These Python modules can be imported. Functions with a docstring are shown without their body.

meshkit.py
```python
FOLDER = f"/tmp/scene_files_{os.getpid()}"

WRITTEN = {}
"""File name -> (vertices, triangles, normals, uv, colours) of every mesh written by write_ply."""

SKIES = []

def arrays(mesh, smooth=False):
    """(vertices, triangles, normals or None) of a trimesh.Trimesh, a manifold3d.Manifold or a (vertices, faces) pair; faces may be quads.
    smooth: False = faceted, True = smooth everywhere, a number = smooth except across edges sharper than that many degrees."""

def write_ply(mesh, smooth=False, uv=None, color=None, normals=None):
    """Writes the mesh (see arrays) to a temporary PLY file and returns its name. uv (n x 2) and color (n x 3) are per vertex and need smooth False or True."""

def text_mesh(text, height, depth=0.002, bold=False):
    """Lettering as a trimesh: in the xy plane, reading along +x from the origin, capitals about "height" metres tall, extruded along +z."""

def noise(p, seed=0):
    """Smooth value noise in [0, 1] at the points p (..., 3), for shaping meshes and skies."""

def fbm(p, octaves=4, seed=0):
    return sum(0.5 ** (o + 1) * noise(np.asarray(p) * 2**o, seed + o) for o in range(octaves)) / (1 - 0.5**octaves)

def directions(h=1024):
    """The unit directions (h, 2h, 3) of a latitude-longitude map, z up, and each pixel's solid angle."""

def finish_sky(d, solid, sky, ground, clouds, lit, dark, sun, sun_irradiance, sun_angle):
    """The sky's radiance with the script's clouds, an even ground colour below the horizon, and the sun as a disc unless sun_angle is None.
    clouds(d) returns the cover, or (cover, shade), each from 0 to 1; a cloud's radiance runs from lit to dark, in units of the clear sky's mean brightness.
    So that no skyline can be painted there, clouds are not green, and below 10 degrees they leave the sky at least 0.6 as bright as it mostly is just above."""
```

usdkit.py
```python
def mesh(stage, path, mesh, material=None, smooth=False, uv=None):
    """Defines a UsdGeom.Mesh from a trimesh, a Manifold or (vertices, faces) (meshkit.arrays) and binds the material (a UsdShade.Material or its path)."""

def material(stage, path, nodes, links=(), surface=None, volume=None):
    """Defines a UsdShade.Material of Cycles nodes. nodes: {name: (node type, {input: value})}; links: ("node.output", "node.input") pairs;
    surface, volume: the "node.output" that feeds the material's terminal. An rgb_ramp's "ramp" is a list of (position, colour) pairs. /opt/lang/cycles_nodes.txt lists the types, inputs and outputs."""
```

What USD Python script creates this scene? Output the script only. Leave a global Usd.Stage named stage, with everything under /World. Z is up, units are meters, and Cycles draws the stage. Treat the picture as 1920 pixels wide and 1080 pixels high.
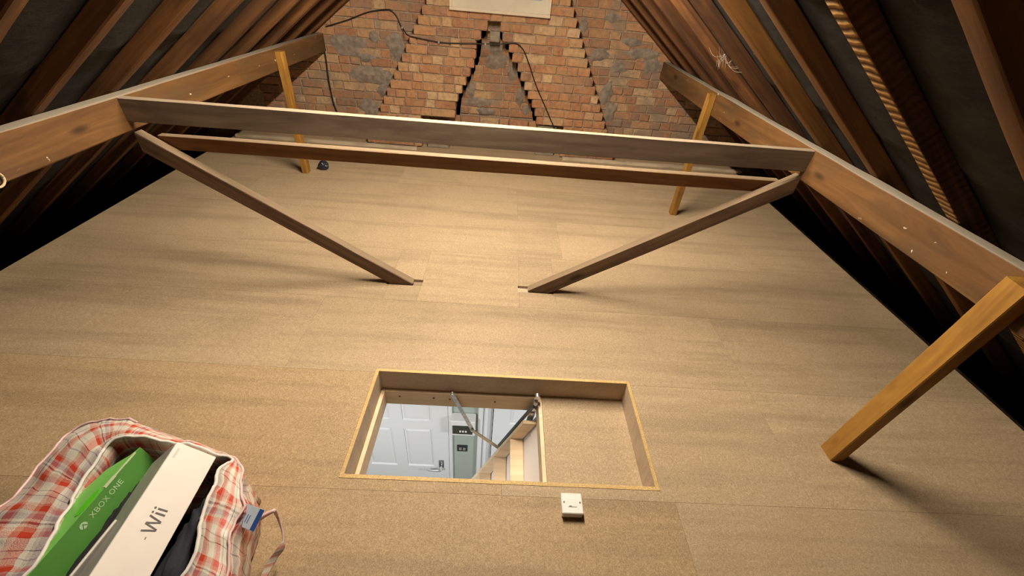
import math, random
import numpy as np
import trimesh
import shapely.geometry as sg
from shapely.ops import unary_union
from scipy.interpolate import CubicSpline, PchipInterpolator
from pxr import Gf, Sdf, Usd, UsdGeom, UsdLux, UsdShade
import meshkit, usdkit

stage = Usd.Stage.CreateInMemory()
UsdGeom.SetStageUpAxis(stage, "Z")
UsdGeom.SetStageMetersPerUnit(stage, 1.0)
UsdGeom.Xform.Define(stage, "/World")
UsdGeom.Scope.Define(stage, "/World/Looks")

# ------------------------------------------------------------------ camera, light, exposure
EXPOSURE = 0.0
LAMP_COLOUR, LAMP_POWER = (1.0, 0.86, 0.675), 815.0
LANDING_COLOUR, LANDING_POWER = (0.98, 0.985, 1.0), 6.4
YAW, PITCH, ROLL, FPX, CAM_H = 0.0518566, 0.6387798, 0.0917385, 788.79, 1.7


def camera_axes():
    f = np.array([math.sin(YAW) * math.cos(PITCH), math.cos(YAW) * math.cos(PITCH), -math.sin(PITCH)])
    r = np.array([math.cos(YAW), -math.sin(YAW), 0.0])
    u = np.cross(r, f)
    c, s = math.cos(ROLL), math.sin(ROLL)
    return c * r + s * u, -s * r + c * u, f


CR, CU, CF = camera_axes()
cam = UsdGeom.Camera.Define(stage, "/World/camera")
cam.CreateHorizontalApertureAttr(36.0)
cam.CreateVerticalApertureAttr(36.0 * 1080 / 1920)
cam.CreateFocalLengthAttr(36.0 * FPX / 1920)
cam.CreateClippingRangeAttr(Gf.Vec2f(0.05, 100))
cam.CreateExposureAttr(EXPOSURE)
cam.AddTransformOp().Set(Gf.Matrix4d(*CR, 0, *CU, 0, *(-CF), 0, 0, 0, CAM_H, 1))


# ------------------------------------------------------------------ scene helpers
used = {}


def fresh(path):
    n = used.get(path, 0)
    used[path] = n + 1
    return path if n == 0 else f"{path}_{n:03d}"


def tag(prim, label=None, cat=None, group=None, kind=None):
    for k, v in (("label", label), ("category", cat), ("group", group), ("kind", kind)):
        if v:
            prim.SetCustomDataByKey(k, v)
    return prim


class Thing:
    def __init__(self, name, label=None, cat=None, origin=(0, 0, 0), group=None, kind=None, parent=None, rot=None):
        self.o = np.array(origin, float)
        base = parent.path if parent else "/World"
        self.path = fresh(f"{base}/{name}")
        x = UsdGeom.Xform.Define(stage, self.path)
        x.AddTranslateOp().Set(Gf.Vec3d(*self.o))
        self.prim = tag(x.GetPrim(), label, cat, group, kind)

    def part(self, name, mesh, mat, smooth=False, uv=None, label=None, kind=None, under=None):
        """mesh in world coordinates"""
        v, f = vf(mesh)
        path = fresh(f"{under or self.path}/{name}")
        m = usdkit.mesh(stage, path, trimesh.Trimesh(v - self.o, f, process=False), M[mat], smooth, uv)
        tag(m.GetPrim(), label, None, None, kind)
        return path


def vf(mesh):
    if hasattr(mesh, "to_mesh"):
        q = mesh.to_mesh()
        return np.array(q.vert_properties[:, :3], float), np.array(q.tri_verts, int)
    if isinstance(mesh, (tuple, list)):
        v, f = np.asarray(mesh[0], float), np.asarray(mesh[1], int)
        if f.shape[1] == 4:
            f = np.vstack([f[:, [0, 1, 2]], f[:, [0, 2, 3]]])
        return v, f
    return np.array(mesh.vertices, float), np.array(mesh.faces, int)


def single(name, mesh, mat, label, cat, group=None, kind=None, smooth=False, xf=None, uv=None):
    """a thing that is one mesh; xf: 4x4 local->world, mesh then in local coordinates; otherwise the origin is put at its base"""
    v, f = vf(mesh)
    path = fresh(f"/World/{name}")
    if xf is None:
        o = np.array([(v[:, 0].min() + v[:, 0].max()) / 2, (v[:, 1].min() + v[:, 1].max()) / 2, v[:, 2].min()])
        xf = np.eye(4)
        xf[:3, 3] = o
        v = v - o
    m = usdkit.mesh(stage, path, trimesh.Trimesh(v, f, process=False), M[mat], smooth, uv)
    m.AddTransformOp().Set(Gf.Matrix4d(*np.asarray(xf).T.ravel()))
    tag(m.GetPrim(), label, cat, group, kind)
    return path


# ------------------------------------------------------------------ mesh helpers
def box(x0, x1, y0, y1, z0, z1):
    b = trimesh.creation.box([x1 - x0, y1 - y0, z1 - z0])
    b.apply_translation([(x0 + x1) / 2, (y0 + y1) / 2, (z0 + z1) / 2])
    return b


def cat_mesh(*ms):
    return trimesh.util.concatenate([trimesh.Trimesh(*vf(m), process=False) for m in ms])


def chamfer_box(x0, x1, y0, y1, z0, z1, c=0.003):
    """box whose twelve edges are chamfered by c (44 triangles)"""
    c = min(c, (x1 - x0) * .45, (y1 - y0) * .45, (z1 - z0) * .45)
    pts = []
    for sx, sy, sz in ((c, c, 0), (c, 0, c), (0, c, c)):
        for x in (x0 + sx, x1 - sx):
            for y in (y0 + sy, y1 - sy):
                for z in (z0 + sz, z1 - sz):
                    pts.append((x, y, z))
    return trimesh.convex.convex_hull(np.array(pts))


def ring_mesh(rings, close_u=True, cap0=True, cap1=True):
    rings = [np.asarray(r, float) for r in rings]
    n = len(rings[0])
    v = np.vstack(rings)
    f = []
    for i in range(len(rings) - 1):
        for j in range(n if close_u else n - 1):
            k = (j + 1) % n
            a, b, c, d = i * n + j, i * n + k, (i + 1) * n + k, (i + 1) * n + j
            f += [(a, b, c), (a, c, d)]
    extra = []
    for on, i, flip in ((cap0, 0, True), (cap1, len(rings) - 1, False)):
        if on:
            c = len(v) + len(extra)
            extra.append(rings[i].mean(0))
            for j in range(n):
                k = (j + 1) % n
                f.append((c, i * n + k, i * n + j) if flip else (c, i * n + j, i * n + k))
    if extra:
        v = np.vstack([v, extra])
    t = trimesh.Trimesh(v, np.array(f), process=False)
    return t


def timber_local(L, w, h, seg=None, wob=0.002, seed=0, ch=0.004, cut0=None, cut1=None, wane=0.0):
    """sawn timber along local +x from 0 to L; w across local y (0..w), h across local z (0..h). cut: normal of the end plane in the xz or xy plane
    given as (point, normal). Edges are a little worn and the faces a little uneven."""
    seg = seg or max(4, int(L / 0.12))
    prof = np.array([(ch, 0), (w - ch, 0), (w, ch), (w, h - ch), (w - ch, h), (ch, h), (0, h - ch), (0, ch)])
    rings = []
    rng = np.random.default_rng(seed)
    for i in range(seg + 1):
        x = L * i / seg
        p = np.column_stack([np.full(8, x), prof])
        nz = np.stack([meshkit.fbm(np.array([[x * 2.5, k * 3.1, seed * 7.7 + 0.5]]), 3, seed)[0] for k in range(8)]) - 0.5
        nz2 = np.stack([meshkit.fbm(np.array([[x * 2.5, k * 3.1 + 50, seed * 7.7 + 0.5]]), 3, seed + 9)[0] for k in range(8)]) - 0.5
        p[:, 1] += nz * wob * 4
        p[:, 2] += nz2 * wob * 4
        rings.append(p)
    if wane:
        for i, p in enumerate(rings):
            x = L * i / seg
            q = max(0, meshkit.fbm(np.array([[x * 1.6, seed, 3.3]]), 3, seed + 4)[0] - 0.45) * wane
            p[5, 2] -= q; p[6, 2] -= q * 1.6; p[5, 1] += q
    for ring, cut in ((rings[0], cut0), (rings[-1], cut1)):
        if cut is not None:
            pt, nn = np.array(cut[0], float), np.array(cut[1], float)
            ring[:, 0] = pt[0] - ((ring[:, 1] - pt[1]) * nn[1] + (ring[:, 2] - pt[2]) * nn[2]) / nn[0]
    return ring_mesh(rings)


def frame_xf(origin, xdir, zdir):
    x = np.array(xdir, float); x /= np.linalg.norm(x)
    z = np.array(zdir, float); z -= x * (z @ x); z /= np.linalg.norm(z)
    m = np.eye(4)
    m[:3, 0], m[:3, 1], m[:3, 2], m[:3, 3] = x, np.cross(z, x), z, origin
    return m


def smooth_path(pts, n=None):
    pts = np.asarray(pts, float)
    t = np.concatenate([[0], np.cumsum(np.linalg.norm(np.diff(pts, axis=0), axis=1))])
    n = n or max(8, int(t[-1] / 0.02))
    return PchipInterpolator(t, pts)(np.linspace(0, t[-1], n))


def tube(pts, r, sides=8):
    p = np.asarray(pts, float)
    r = np.broadcast_to(r, (len(p),))
    t = np.gradient(p, axis=0)
    t /= np.linalg.norm(t, axis=1, keepdims=True) + 1e-12
    ref = np.array([0, 0, 1.0]) if abs(t[:, 2]).mean() < 0.8 else np.array([1.0, 0, 0])
    rings = []
    ang = np.arange(sides) * 2 * np.pi / sides
    for i in range(len(p)):
        a = np.cross(t[i], ref)
        if np.linalg.norm(a) < 1e-3:
            a = np.cross(t[i], [0, 1, 0.1])
        a /= np.linalg.norm(a)
        b = np.cross(t[i], a)
        rings.append(p[i] + r[i] * (np.cos(ang)[:, None] * a - np.sin(ang)[:, None] * b))
    return ring_mesh(rings)


def extrude(poly, z0, z1):
    ms = []
    for g in getattr(poly, "geoms", [poly]):
        if g.area > 1e-6:
            m = trimesh.creation.extrude_polygon(g, z1 - z0, engine="earcut")
            m.apply_translation([0, 0, z0])
            ms.append(m)
    return cat_mesh(*ms)


def xz_prism(poly, y0, y1):
    """polygon given in (x, z), extruded along y"""
    m = extrude(poly, 0, y1 - y0)
    v = np.array(m.vertices)
    return trimesh.Trimesh(np.column_stack([v[:, 0], y1 - v[:, 2], v[:, 1]]), np.array(m.faces), process=False)


# ------------------------------------------------------------------ materials
M = {}


def mat(name, nodes, links, surface="p.BSDF"):
    M[name] = usdkit.material(stage, f"/World/Looks/{name}", nodes, links, surface=surface)


def plain(name, col, rough=0.5, metallic=0.0, spec=0.5, noise=0.0, scale=30, bump=0.0, **kw):
    nodes = {"p": ("principled_bsdf", {"base_color": col, "roughness": rough, "metallic": metallic, "specular_ior_level": spec, **kw})}
    links = []
    if noise or bump:
        nodes.update({"g": ("texture_coordinate", {}), "n": ("noise_texture", {"scale": scale, "detail": 4.0})})
        links += [("g.object", "n.vector")]
        if noise:
            a, b = [max(0, c * (1 - noise)) for c in col], [min(1, c * (1 + noise)) for c in col]
            nodes["r"] = ("rgb_ramp", {"ramp": [(0.3, a), (0.7, b)]})
            links += [("n.fac", "r.fac"), ("r.color", "p.base_color")]
        if bump:
            nodes["b"] = ("bump", {"strength": bump, "distance": 0.004})
            links += [("n.fac", "b.height"), ("b.normal", "p.normal")]
    mat(name, nodes, links)


def wood(name, dark, mid, light, blotch=(0.12, 0.07, 0.035), blotch_amt=0.5, rough=0.7, dust=0.0, dust_col=(0.42, 0.35, 0.26), specks=False, knots=0.5, saw=False, vary=0.25, grain=22, bump=0.35):
    """sawn wood, grain along the object's own x axis"""
    nodes = {
        "tc": ("texture_coordinate", {}), "oi": ("object_info", {}), "cx": ("combine_xyz", {}), "ml": ("math", {"math_type": "multiply", "value2": 37.0}),
        "ad": ("vector_math", {"math_type": "add"}),
        "mp": ("mapping", {"scale": (1.1, grain, grain)}),
        "n1": ("noise_texture", {"scale": 1.0, "detail": 7.0, "roughness": 0.62, "distortion": 0.7}),
        "rp": ("rgb_ramp", {"ramp": [(0.28, dark), (0.5, mid), (0.74, light)]}),
        "mp2": ("mapping", {"scale": (2.2, 6.0, 6.0)}),
        "n2": ("noise_texture", {"scale": 1.0, "detail": 4.0, "roughness": 0.6}),
        "r2": ("map_range", {"from_min": 0.48, "from_max": 0.72, "to_min": 0.0, "to_max": blotch_amt, "clamp": True}),
        "mx": ("mix_color", {"blend_type": "mix", "b": blotch}),
        "mpk": ("mapping", {"scale": (2.3, 7.0, 7.0)}),
        "vk": ("voronoi_texture", {"scale": 1.0, "randomness": 1.0}),
        "rk": ("map_range", {"from_min": 0.07, "from_max": 0.17, "to_min": knots, "to_max": 0.0, "clamp": True}),
        "mk": ("mix_color", {"blend_type": "mix", "b": tuple(c * 0.35 for c in dark)}),
        "vr": ("map_range", {"from_min": 0.0, "from_max": 1.0, "to_min": 1 - vary, "to_max": 1 + vary}),
        "hs": ("hsv", {"hue": 0.5, "saturation": 1.0, "fac": 1.0}),
        "bp": ("bump", {"strength": bump, "distance": 0.003}),
        "p": ("principled_bsdf", {"roughness": rough, "specular_ior_level": 0.3}),
    }
    links = [("oi.random", "ml.value1"), ("ml.value", "cx.x"), ("ml.value", "cx.y"), ("tc.object", "ad.vector1"), ("cx.vector", "ad.vector2"),
             ("ad.vector", "mp.vector"), ("mp.vector", "n1.vector"), ("n1.fac", "rp.fac"), ("ad.vector", "mp2.vector"), ("mp2.vector", "n2.vector"), ("n2.fac", "r2.value"),
             ("rp.color", "mx.a"), ("r2.result", "mx.fac"), ("ad.vector", "mpk.vector"), ("mpk.vector", "vk.vector"), ("vk.distance", "rk.value"), ("rk.result", "mk.fac"), ("mx.result", "mk.a"),
             ("mk.result", "hs.color"), ("oi.random", "vr.value"), ("vr.result", "hs.value"), ("n1.fac", "bp.height"), ("bp.normal", "p.normal")]
    last = "hs.color"
    if saw:
        nodes.update({"w": ("wave_texture", {"wave_type": "bands", "bands_direction": "x", "scale": 9.0, "distortion": 2.5, "detail": 2.0, "detail_scale": 1.5}),
                      "rw": ("rgb_ramp", {"ramp": [(0.1, (0.09, 0.04, 0.012)), (0.8, (0.40, 0.22, 0.07))]}), "so": ("separate_xyz", {}), "lt": ("math", {"math_type": "less_than", "value2": 0.0035}), "mw": ("mix_color", {"blend_type": "mix"}), "bw": ("bump", {"strength": 0.8, "distance": 0.006})})
        links = [l for l in links if l[1] != "p.normal"]
        links += [("ad.vector", "w.vector"), ("w.fac", "rw.fac"), (last, "mw.a"), ("rw.color", "mw.b"), ("tc.object", "so.vector"), ("so.z", "lt.value1"), ("lt.value", "mw.fac"), ("w.fac", "bw.height"), ("bp.normal", "bw.normal"), ("bw.normal", "p.normal")]
        last = "mw.result"
    if specks:
        nodes.update({"vs": ("voronoi_texture", {"scale": 13.0, "randomness": 1.0}), "ns": ("noise_texture", {"scale": 2.1, "detail": 2.0}), "rs": ("map_range", {"from_min": 0.07, "from_max": 0.12, "to_min": 0.9, "to_max": 0.0, "clamp": True}),
                      "rn": ("map_range", {"from_min": 0.46, "from_max": 0.52, "to_min": 0.0, "to_max": 1.0, "clamp": True}), "ms": ("math", {"math_type": "multiply"}), "mps": ("mapping", {"scale": (0.7, 1.0, 1.2)}), "nd": ("noise_texture", {"scale": 30.0, "detail": 3.0}), "vd": ("vector_math", {"math_type": "multiply_add", "vector2": (0.07, 0.07, 0.07)}), "xs": ("mix_color", {"blend_type": "mix", "b": (0.62, 0.52, 0.40)})})
        links += [("ad.vector", "mps.vector"), ("ad.vector", "nd.vector"), ("nd.color", "vd.vector1"), ("mps.vector", "vd.vector3"), ("vd.vector", "vs.vector"), ("ad.vector", "ns.vector"), ("vs.distance", "rs.value"), ("ns.fac", "rn.value"), ("rs.result", "ms.value1"), ("rn.result", "ms.value2"), ("ms.value", "xs.fac"), (last, "xs.a")]
        last = "xs.result"
    if dust:
        nodes.update({"ge": ("geometry", {}), "sx": ("separate_xyz", {}), "rd": ("map_range", {"from_min": 0.55, "from_max": 0.95, "to_min": 0.0, "to_max": dust, "clamp": True}), "xd": ("mix_color", {"blend_type": "mix", "b": dust_col})})
        links += [("ge.normal", "sx.vector"), ("sx.z", "rd.value"), ("rd.result", "xd.fac"), (last, "xd.a")]
        last = "xd.result"
    links.append((last, "p.base_color"))
    mat(name, nodes, links)


wood("rafter_wood", (0.042, 0.016, 0.0055), (0.095, 0.038, 0.011), (0.17, 0.074, 0.020), rough=0.75, blotch=(0.030, 0.014, 0.008), blotch_amt=0.7, vary=0.45, dust=0.3, dust_col=(0.2, 0.15, 0.10))
wood("rafter_wood_mid", (0.055, 0.021, 0.007), (0.118, 0.050, 0.014), (0.195, 0.088, 0.025), rough=0.72, blotch=(0.04, 0.018, 0.009), blotch_amt=0.6, vary=0.3, dust=0.3, dust_col=(0.2, 0.15, 0.10))
wood("rafter_wood_orange", (0.085, 0.033, 0.008), (0.165, 0.072, 0.016), (0.26, 0.125, 0.030), rough=0.7, blotch=(0.07, 0.03, 0.012), blotch_amt=0.55, vary=0.15, dust=0.3, dust_col=(0.2, 0.15, 0.10))
wood("saw_marked_wood", (0.030, 0.012, 0.004), (0.070, 0.028, 0.009), (0.12, 0.05, 0.016), rough=0.75, saw=True, vary=0.0)
wood("purlin_wood", (0.052, 0.022, 0.006), (0.108, 0.050, 0.014), (0.175, 0.088, 0.029), blotch=(0.072, 0.043, 0.020), blotch_amt=0.9, rough=0.62, dust=0.95, dust_col=(0.25, 0.22, 0.17), specks=True, grain=14, vary=0.05, knots=0.85)
wood("grey_beam_wood", (0.075, 0.053, 0.036), (0.135, 0.098, 0.068), (0.20, 0.155, 0.112), blotch=(0.065, 0.046, 0.032), blotch_amt=0.7, rough=0.75, dust=0.9, dust_col=(0.275, 0.215, 0.15), knots=0.9, grain=12)
wood("strut_wood", (0.065, 0.038, 0.020), (0.115, 0.068, 0.036), (0.175, 0.11, 0.06), blotch=(0.05, 0.032, 0.020), blotch_amt=0.7, rough=0.75, dust=0.85, dust_col=(0.30, 0.225, 0.145), knots=0.8)
wood("orange_beam_wood", (0.17, 0.075, 0.024), (0.27, 0.125, 0.042), (0.37, 0.19, 0.07), blotch=(0.15, 0.065, 0.022), blotch_amt=0.5, rough=0.6, dust=0.85, dust_col=(0.25, 0.19, 0.125), knots=0.6, grain=14)
wood("yellow_post_wood", (0.19, 0.085, 0.014), (0.31, 0.155, 0.028), (0.42, 0.23, 0.052), blotch=(0.12, 0.05, 0.010), blotch_amt=0.65, rough=0.55, knots=0.8, grain=16)
wood("pine_new", (0.66, 0.49, 0.31), (0.75, 0.58, 0.39), (0.82, 0.66, 0.47), blotch=(0.6, 0.42, 0.26), blotch_amt=0.3, rough=0.55, vary=0.06, knots=0.15, bump=0.1)
wood("batten_wood", (0.50, 0.40, 0.27), (0.60, 0.50, 0.36), (0.68, 0.58, 0.43), rough=0.7, vary=0.08, knots=0.3)


def chipboard(name, cols, rough=0.62, patch=0.45, stretch=(1, 1, 1)):
    mat(name, {
        "ge": ("geometry", {}), "oi": ("object_info", {}), "ml": ("math", {"math_type": "multiply", "value2": 31.0}), "cx": ("combine_xyz", {}), "ad": ("vector_math", {"math_type": "add"}),
        "n1": ("noise_texture", {"scale": 95.0, "detail": 4.0, "roughness": 0.7}), "v1": ("voronoi_texture", {"scale": 210.0}), "n2": ("noise_texture", {"scale": 3.2, "detail": 5.0, "roughness": 0.6}),
        "mp": ("mapping", {"scale": (0.30, 4.5, 1.0)}), "n3": ("noise_texture", {"scale": 2.2, "detail": 5.0, "roughness": 0.65}),
        "mixn": ("mix_float", {"fac": 0.42}), "rp": ("rgb_ramp", {"ramp": [(0.25, cols[0]), (0.5, cols[1]), (0.78, cols[2])]}),
        "r2": ("rgb_ramp", {"ramp": [(0.30, (1 - patch * .35,) * 3), (0.52, (1, 1, 1)), (0.8, (1.0, 1.0, 1.0))]}), "mu": ("mix_color", {"blend_type": "multiply", "fac": 1.0}),
        "r3": ("rgb_ramp", {"ramp": [(0.36, (1 - patch * .8,) * 3), (0.52, (1, 1, 1))]}), "mu2": ("mix_color", {"blend_type": "multiply", "fac": 1.0}),
        "vr": ("map_range", {"to_min": 0.93, "to_max": 1.07}), "hs": ("hsv", {"hue": 0.5, "saturation": 1.0, "fac": 1.0}),
        "bp": ("bump", {"strength": 0.25, "distance": 0.0015}), "p": ("principled_bsdf", {"roughness": rough, "specular_ior_level": 0.35})},
        [("oi.random", "ml.value1"), ("ml.value", "cx.x"), ("ml.value", "cx.z"), ("ge.position", "ad.vector1"), ("cx.vector", "ad.vector2"), ("ad.vector", "n1.vector"), ("ad.vector", "v1.vector"), ("ad.vector", "n2.vector"),
         ("ad.vector", "mp.vector"), ("mp.vector", "n3.vector"), ("n1.fac", "mixn.a"), ("v1.distance", "mixn.b"), ("mixn.result", "rp.fac"), ("n2.fac", "r2.fac"), ("rp.color", "mu.a"), ("r2.color", "mu.b"),
         ("n3.fac", "r3.fac"), ("mu.result", "mu2.a"), ("r3.color", "mu2.b"), ("mu2.result", "hs.color"), ("oi.random", "vr.value"), ("vr.result", "hs.value"), ("hs.color", "p.base_color"), ("n1.fac", "bp.height"), ("bp.normal", "p.normal")])


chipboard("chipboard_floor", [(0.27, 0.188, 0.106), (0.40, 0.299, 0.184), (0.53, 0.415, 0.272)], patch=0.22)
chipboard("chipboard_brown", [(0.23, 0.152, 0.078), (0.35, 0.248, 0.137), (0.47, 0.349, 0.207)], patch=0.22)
chipboard("chipboard_edge", [(0.40, 0.25, 0.095), (0.56, 0.38, 0.155), (0.70, 0.52, 0.25)], patch=0.15)
chipboard("chipboard_lining", [(0.42, 0.325, 0.225), (0.52, 0.41, 0.295), (0.60, 0.48, 0.355)], patch=0.3)


def masonry(name, stops, smear, smear_amt, bump=0.6):
    mat(name, {
        "oi": ("object_info", {}), "ge": ("geometry", {}), "rp": ("rgb_ramp", {"ramp": stops, "interpolate": False}),
        "n1": ("noise_texture", {"scale": 26.0, "detail": 6.0, "roughness": 0.7}), "r1": ("rgb_ramp", {"ramp": [(0.28, (0.55, 0.5, 0.48)), (0.6, (1.0, 1.0, 1.0)), (0.8, (1.0, 1.0, 0.98))]}), "mu": ("mix_color", {"blend_type": "multiply", "fac": 0.85}),
        "n2": ("noise_texture", {"scale": 4.6, "detail": 6.0, "roughness": 0.72}), "r2": ("map_range", {"from_min": 0.50, "from_max": 0.60, "to_min": 0.0, "to_max": smear_amt, "clamp": True}), "mx": ("mix_color", {"blend_type": "mix", "b": smear}),
        "bp": ("bump", {"strength": bump, "distance": 0.006}), "p": ("principled_bsdf", {"roughness": 0.85, "specular_ior_level": 0.2})},
        [("oi.random", "rp.fac"), ("ge.position", "n1.vector"), ("ge.position", "n2.vector"), ("n1.fac", "r1.fac"), ("rp.color", "mu.a"), ("r1.color", "mu.b"), ("n2.fac", "r2.value"), ("mu.result", "mx.a"), ("r2.result", "mx.fac"),
         ("mx.result", "p.base_color"), ("n1.fac", "bp.height"), ("bp.normal", "p.normal")])


BR0 = [(0.0, (0.42, 0.17, 0.075)), (0.14, (0.36, 0.14, 0.065)), (0.28, (0.48, 0.23, 0.10)), (0.40, (0.50, 0.28, 0.135)), (0.52, (0.33, 0.145, 0.08)), (0.64, (0.45, 0.20, 0.09)), (0.76, (0.56, 0.36, 0.19)), (0.86, (0.24, 0.11, 0.075)), (0.93, (0.60, 0.42, 0.25))]
BR = [(a, tuple(0.60 * c + 0.40 * t for c, t in zip(b, (0.395, 0.285, 0.185)))) for a, b in BR0]
masonry("brick_wall_clay", BR, (0.24, 0.19, 0.145), 0.75)
masonry("brick_breast_clay", [(a, tuple(min(1, c * k) for c, k in zip(b, (1.08, 1.05, 1.0)))) for a, b in BR], (0.40, 0.27, 0.16), 0.4)
plain("mortar", (0.33, 0.245, 0.165), 0.9, noise=0.3, scale=40, bump=0.8, spec=0.2)
plain("mortar_grey", (0.235, 0.195, 0.155), 0.9, noise=0.3, scale=22, bump=0.9, spec=0.2)
plain("concrete_block", (0.27, 0.235, 0.18), 0.9, noise=0.2, scale=30, bump=0.5, spec=0.2)
mat("roofing_felt", {"ge": ("geometry", {}), "mp": ("mapping", {"scale": (1.0, 0.5, 1.0)}), "n": ("noise_texture", {"scale": 14.0, "detail": 7.0, "roughness": 0.7}), "r": ("rgb_ramp", {"ramp": [(0.32, (0.003, 0.0027, 0.0022)), (0.7, (0.021, 0.017, 0.013))]}),
    "b": ("bump", {"strength": 0.7, "distance": 0.006}), "p": ("principled_bsdf", {"roughness": 0.8, "specular_ior_level": 0.25})}, [("ge.position", "mp.vector"), ("mp.vector", "n.vector"), ("n.fac", "r.fac"), ("r.color", "p.base_color"), ("n.fac", "b.height"), ("b.normal", "p.normal")])
plain("white_plastic", (0.80, 0.78, 0.75), 0.3)
plain("white_paint", (0.80, 0.80, 0.80), 0.35)
plain("ceiling_paint", (0.75, 0.74, 0.72), 0.8)
plain("trapdoor_paint", (0.72, 0.69, 0.67), 0.5)
plain("sage_wall_paint", (0.40, 0.44, 0.39), 0.7, noise=0.05, scale=6)
plain("grey_carpet", (0.30, 0.27, 0.24), 0.95, noise=0.2, scale=200)
plain("black_switch_plate", (0.02, 0.02, 0.022), 0.3)
plain("black_rocker", (0.05, 0.05, 0.055), 0.25)
plain("chrome", (0.75, 0.75, 0.76), 0.22, metallic=1.0)
plain("dark_chrome", (0.25, 0.25, 0.27), 0.3, metallic=1.0)
plain("galvanised_steel", (0.62, 0.64, 0.67), 0.38, metallic=1.0, noise=0.2, scale=60)
plain("dark_steel", (0.17, 0.175, 0.18), 0.45, metallic=0.7)
plain("tan_steel", (0.52, 0.46, 0.36), 0.42, metallic=0.7)
plain("screw_steel", (0.18, 0.14, 0.11), 0.5, metallic=0.4)
plain("smoked_window", (0.035, 0.04, 0.025), 0.08)
plain("cable_black", (0.012, 0.011, 0.011), 0.5)
plain("clip_steel", (0.5, 0.48, 0.45), 0.4, metallic=0.6)
plain("frame_cream", (0.66, 0.56, 0.42), 0.5)
plain("lamp_body", (0.8, 0.8, 0.8), 0.4)
mat("lamp_glow", {"e": ("emission", {"color": LAMP_COLOUR, "strength": LAMP_POWER})}, [], surface="e.emission")
plain("bin_liner", (0.016, 0.02, 0.026), 0.25, bump=0.5, scale=40)
plain("cobweb_silk", (0.30, 0.26, 0.21), 0.8)
plain("box_white", (0.80, 0.745, 0.70), 0.45, noise=0.02, scale=12)
plain("box_grey", (0.40, 0.385, 0.35), 0.4, noise=0.12, scale=14)
plain("box_grey_ink", (0.12, 0.112, 0.108), 0.5)
plain("faint_ink", (0.60, 0.57, 0.55), 0.5)
plain("dark_dot", (0.12, 0.09, 0.08), 0.6)
plain("box_green", (0.155, 0.44, 0.085), 0.4, noise=0.06, scale=10)
plain("box_green_dark", (0.085, 0.26, 0.05), 0.4, noise=0.06, scale=10)
plain("box_green_tab", (0.10, 0.52, 0.02), 0.15)
plain("box_green_ink", (0.42, 0.60, 0.38), 0.5)
plain("box_green_worn", (0.55, 0.62, 0.40), 0.6)
plain("black_cloth", (0.008, 0.008, 0.010), 0.9, bump=0.3, scale=60)
plain("navy_cloth", (0.010, 0.012, 0.020), 0.85, bump=0.4, scale=50)
plain("case_grey", (0.26, 0.25, 0.235), 0.35)
plain("case_white", (0.72, 0.70, 0.63), 0.35)
plain("tag_blue_white", (0.55, 0.67, 0.80), 0.4)
plain("tag_blue", (0.03, 0.09, 0.33), 0.4)
plain("tag_ink", (0.15, 0.25, 0.5), 0.5)
plain("tag_brown", (0.25, 0.17, 0.17), 0.6)
plain("piping_white", (0.66, 0.63, 0.58), 0.6)
plain("piping_pink", (0.70, 0.50, 0.50), 0.6)
plain("lint", (0.45, 0.36, 0.22), 0.8)

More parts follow.
